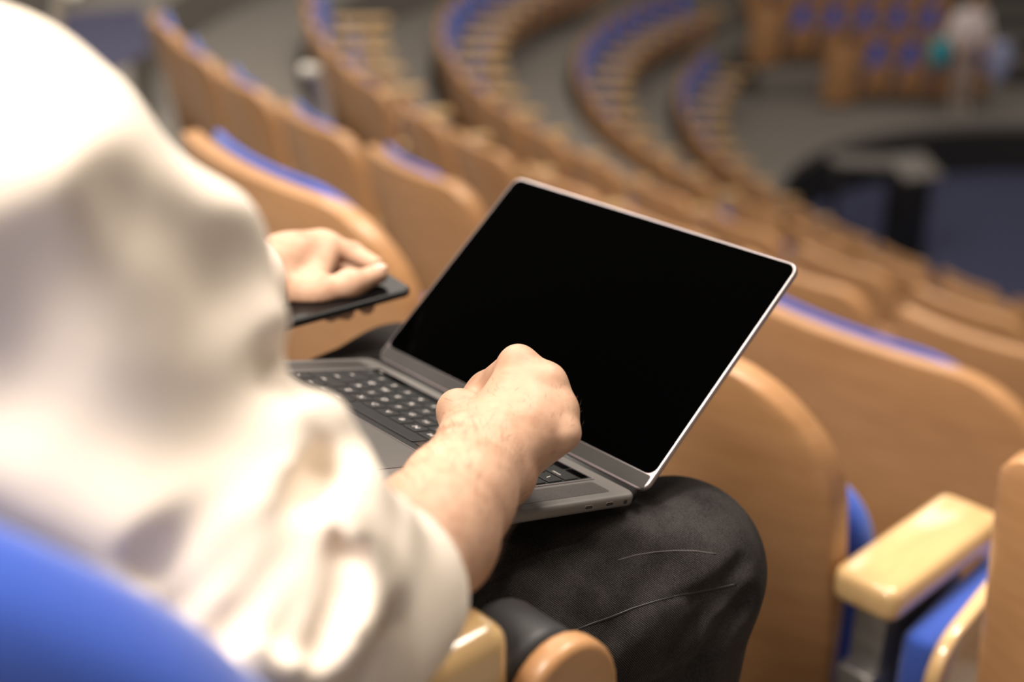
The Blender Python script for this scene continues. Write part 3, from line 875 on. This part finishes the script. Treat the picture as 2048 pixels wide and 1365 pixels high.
# seams of the jeans
def on_jeans(poly, out):
    fine_ = [(a[0]+(b[0]-a[0])*t/6, a[1]+(b[1]-a[1])*t/6) for a, b in zip(poly, poly[1:]) for t in range(6)]
    return [hit(jeans, px, py, .6, 1.4, 500)-ray(px, py)/np.linalg.norm(ray(px, py))*out for px, py in fine_]
bm = bmesh.new(); tube_bm(bm, on_jeans([(1150, 1262), (1185, 1248), (1225, 1234), (1265, 1218), (1310, 1204), (1355, 1192), (1400, 1183), (1440, 1176), (1478, 1168)], -.0006), .0011, 6)
from_bm('seam', bm, M['black'], per)
bm = bmesh.new(); tube_bm(bm, on_jeans([(1235, 1122), (1270, 1112), (1310, 1105), (1350, 1102), (1390, 1103), (1440, 1110)], -.0004), .0008, 6)
from_bm('worn_crease', bm, M['jean_wear'], per)

# phone held in the left hand
ph = bpy.data.objects.new('phone', None); C.objects.link(ph)
ph.matrix_world = frame(pcen, pl, psv if np.dot(np.cross(pl, psv), pnn) > 0 else -psv, pnn)
tag(ph, 'black phone held in the left hand of the seated person', 'phone')
bm = bmesh.new(); slab_bm(bm, round_rect(PL, PWd, .010, 8), -PT, 0, .0030, 4); from_bm('phone_body', bm, M['phone_body'], ph, sharp=40)
bm = bmesh.new(); slab_bm(bm, round_rect(PL-.004, PWd-.004, .008, 8), -.0001, .0004, .0002, 1); from_bm('phone_screen', bm, M['phone'], ph, smooth=False)

# ------------------------------------------------------------------ the sitter's own seat: padded wing, armrest, hinge end
own = empty('auditorium_chair', W(.06, -.60, 0), math.atan2(-EY[0], EY[1]))
tag(own, 'large blue padded seat back at the lower left, right behind the person', 'chair')
def wing(P):
    a = (P-np.asarray(HO, np.float32))@np.asarray(EX, np.float32); b = (P-np.asarray(HO, np.float32))@np.asarray(EY, np.float32); z = P[..., 2]
    # plan: arc about (.03,-.20), the right wing wraps forward
    ca, cb, R = .02, -.31, .40
    r = np.hypot(a-ca, b-cb); th = np.degrees(np.arctan2(a-ca, -(b-cb)))      # 0 = straight behind, + = right wing
    t = np.abs(r-R)-.018
    lim = np.abs(th)-66.0
    top = z-(.925-.10*np.clip((np.abs(th)-40)/26, 0, 1)**2)
    bot = .42-z
    return smax(smax(smax(t, lim*.0065, .03), top, .045), bot, .03)-.012
o = add_mesh('back_pad', [part(wing, [W(-.42, -.75, .40), W(.46, -.2, .95), W(-.42, -.2, .5), W(.46, -.75, .5)], .05, .006)], M['blue'])
o.parent = own; o.matrix_parent_inverse = Matrix.LocRotScale(own.location, own.rotation_euler, None).inverted()
bm = bmesh.new(); box_bm(bm, (-.25, .02, .36), (.25, .47, .43), .03, 4); from_bm('seat_pad', bm, M['blue'], own)
bm = bmesh.new(); box_bm(bm, (-.255, .0, .33), (.255, .48, .355), .01, 3); from_bm('seat_shell', bm, M['wood'], own)

def ownbox(name, lo, hi, m, bev, seg=4):                 # box given in the sitter's frame, as a part of the own seat
    bm = bmesh.new(); box_bm(bm, (lo[0]-.06, lo[1]+.60, lo[2]), (hi[0]-.06, hi[1]+.60, hi[2]), bev, seg)
    return from_bm(name, bm, m, own, sharp=50)
ownbox('armrest', (.215, -.55, .635), (.302, -.256, .70), M['wood_arm'], .014)
ownbox('armrest', (-.46, -.55, .62), (-.375, -.255, .687), M['wood_arm'], .014)
for a0 in (.235, -.44): ownbox('post', (a0, -.50, 0), (a0+.045, -.42, .622), M['metal'], .006)
# hinge end of the tipped-up seat to the right: charcoal drum with a bullet-shaped beech cap
tip = empty('tipped_seat', W(.305, -.222, 0), math.atan2(-EY[0], EY[1]))
tag(tip, 'rounded wood end cap on a black drum in front of the armrest under the forearm', 'seat end')
def bullet(hw, top, z0, n=14):
    pts = [(-hw*1.12, z0), (hw*1.12, z0)]
    for i in range(n+1):
        t = math.pi*i/n; pts.append((hw*math.cos(t), top-hw*1.15+hw*1.15*math.sin(t)))
    return pts
F_ = lambda x: frame((x, 0, 0), (0, 1, 0), (0, 0, 1), (1, 0, 0))
bm = bmesh.new(); slab_bm(bm, bullet(.044, .672, .0), -.010, .010, .006, 4, F_(0)); from_bm('end_cap', bm, M['wood'], tip, sharp=60)
bm = bmesh.new(); slab_bm(bm, bullet(.041, .668, .0), -.028, .028, .010, 4, F_(-.040)); from_bm('drum', bm, M['rubber'], tip, sharp=60)

# ------------------------------------------------------------------ far person standing by the kerb
fp = unz(1915, 222, ZW)
fs = 1.42/1.7
def FP(x, y, z): return fp+np.array([x, y, z])*fs
def far_body(P):
    d = ell(P, FP(0, 0, 1.22), np.eye(3), (.17*fs, .12*fs, .30*fs))
    d = smin(d, ell(P, FP(0, 0, .95), np.eye(3), (.16*fs, .13*fs, .14*fs)), .05)
    d = smin(d, cone(P, FP(.02, 0, 1.42), FP(.06, -.04, 1.56), .055*fs, .055*fs), .03)
    d = smin(d, ell(P, FP(.07, -.05, 1.62), np.eye(3), (.075*fs, .095*fs, .115*fs)), .02)
    for s in (-1, 1):
        d = smin(d, chain(P, [FP(s*.08, 0, .92), FP(s*.09, -.04, .50), FP(s*.09, .0, .08)], [.085*fs, .06*fs, .045*fs], .02), .04)
        d = smin(d, chain(P, [FP(s*.19, 0, 1.42), FP(s*.25, -.04, 1.14), FP(s*.20, -.22, .98)], [.055*fs, .043*fs, .032*fs], .02), .03)
        h0 = FP(s*.20, -.22, .98)
        d = smin(d, cone(P, h0, h0+np.array([-s*.01, -.05, -.03]), .036*fs, .03*fs), .01)
        for k in range(5):
            a0 = h0+np.array([-s*.01+(k-2)*.013, -.06, -.03]); d = smin(d, cone(P, a0, a0+np.array([0, -.03, -.035+.005*abs(k-2)]), .009, .007), .006)
    return d
farp = add_mesh('person', [part(far_body, [FP(-.35, -.35, 0), FP(.35, .25, 1.75)], .05, .012)], M['skin'])
tag(farp, 'distant standing person in pale pink top at the upper right of the hall', 'person')
def shirt(P):
    d = ell(P, FP(0, 0, 1.20), np.eye(3), (.25*fs, .16*fs, .33*fs))
    for s in (-1, 1): d = smin(d, chain(P, [FP(s*.18, 0, 1.40), FP(s*.28, -.03, 1.12)], [.085*fs, .07*fs], .02), .04)
    return d
add_mesh('shirt', [part(shirt, [FP(-.35, -.35, .8), FP(.35, .25, 1.55)], .05, .012)], M['shirt'], farp)
def trousers(P):
    d = ell(P, FP(0, 0, .93), np.eye(3), (.175*fs, .15*fs, .15*fs))
    for s in (-1, 1): d = smin(d, chain(P, [FP(s*.08, 0, .92), FP(s*.09, -.04, .50), FP(s*.09, .0, .07)], [.10*fs, .078*fs, .062*fs], .02), .04)
    return smax(d, P[..., 2]*-1+(ZW+.01), .01)
add_mesh('trousers', [part(trousers, [FP(-.3, -.3, 0), FP(.3, .3, 1.1)], .04, .012)], M['beige'], farp)
add_mesh('hair', [part(lambda P: ell(P, FP(.085, .0, 1.645), np.eye(3), (.082*fs, .09*fs, .105*fs)), [FP(.07, -.03, 1.64)], .13, .010)], M['hair'], farp)
for s in (-1, 1):
    add_mesh('shoe', [part(lambda P, s=s: smax(chain(P, [FP(s*.09, .03, .045), FP(s*.09, -.13, .035)], [.05*fs, .04*fs], .02), -(P[..., 2]-ZW-.003), .004), [FP(s*.09, .05, 0), FP(s*.09, -.15, .1)], .07, .01)], M['sole'], farp)
def bag(name, c, r, m, lab, cat):
    def f(P): return smax(ell(P, c, np.eye(3), r), P[..., 2]-c[2]-r[2]*.7, .03)
    o = add_mesh(name, [part(f, [c-np.array(r), c+np.array(r)], .04, .012)], m)
    tag(o, lab, cat)
    return o

bag('shoulder_bag', FP(-.43, -.12, .92), (.13, .10, .20), M['teal'], 'teal bag hanging at the left side of the distant standing person', 'bag')
bag('tote_bag', FP(.47, -.10, .80), (.15, .10, .30), M['lilac'], 'pale blue bag at the right side of the distant standing person', 'bag')

# ------------------------------------------------------------------ camera, light
cam = bpy.data.cameras.new('camera'); co = bpy.data.objects.new('camera', cam); C.objects.link(co)
co.location = (0, 0, ZC); co.rotation_euler = (math.pi/2-PITCH, 0, 0)
cam.sensor_width = 36; cam.lens = FPX/2048*36; cam.clip_start = .02; cam.clip_end = 100
cam.dof.use_dof = True; cam.dof.focus_distance = .96
cam.dof.aperture_fstop = cam.lens/1000/.0200; cam.dof.aperture_blades = 0
sc = bpy.context.scene; sc.camera = co
def area(name, loc, target, size, power, col=(1, .9, .78), sy=None, spread=180):
    l = bpy.data.lights.new(name, 'AREA'); l.energy = power; l.color = col; l.size = size; l.spread = math.radians(spread)
    l.shape = 'RECTANGLE' if sy else 'DISK'
    if sy: l.size_y = sy
    o = bpy.data.objects.new(name, l); C.objects.link(o); o.location = loc
    o.rotation_euler = (Vector(target)-Vector(loc)).to_track_quat('-Z', 'Y').to_euler()
    return o
area('ceiling_or_fill_panel', (-1.35, .3, 3.5), (-.2, .7, .7), 1.0, 178, (1, .90, .79))
area('ceiling_or_fill_panel', (-1.6, -1.6, 3.3), (-.2, .7, .7), 1.2, 46, (1, .89, .77))  # soft fill added behind the camera to lift the shaded sides, no real fixture
area('ceiling_or_fill_panel', (1.5, 2.9, 4.6), (.9, 2.2, 0), 1.6, 190, (1, .90, .78))
area('ceiling_or_fill_panel', (-2.2, 5.6, 5.0), (-1.2, 5.2, 0), 2.2, 260, (1, .90, .80))
area('ceiling_or_fill_panel', (0, 9, 5.5), (1.0, 8, -1.5), 4, 165, (1, .90, .78))
area('ceiling_or_fill_panel', (5, 15, 5.5), (5, 14, -2.5), 4, 140, (1, .90, .80))
for i, (x, y) in enumerate(((.9, .9), (1.8, 1.6), (-.6, 2.4))):
    l = bpy.data.lights.new('ceiling_spot', 'SPOT'); l.energy = 60; l.color = (1, .88, .74); l.spot_size = math.radians(70); l.spot_blend = .6; l.shadow_soft_size = .06
    o = bpy.data.objects.new('ceiling_spot', l); C.objects.link(o); o.location = (x, y, 4.4)
w = bpy.data.worlds.new('world'); sc.world = w; w.use_nodes = True
w.node_tree.nodes['Background'].inputs[0].default_value = (1, .87, .73, 1)
w.node_tree.nodes['Background'].inputs[1].default_value = .2
vs = sc.view_settings; sc.display_settings.display_device = 'sRGB'
vs.view_transform = 'Standard'; vs.look = 'None'; vs.gamma = 1; vs.use_curve_mapping = False; vs.exposure = 0
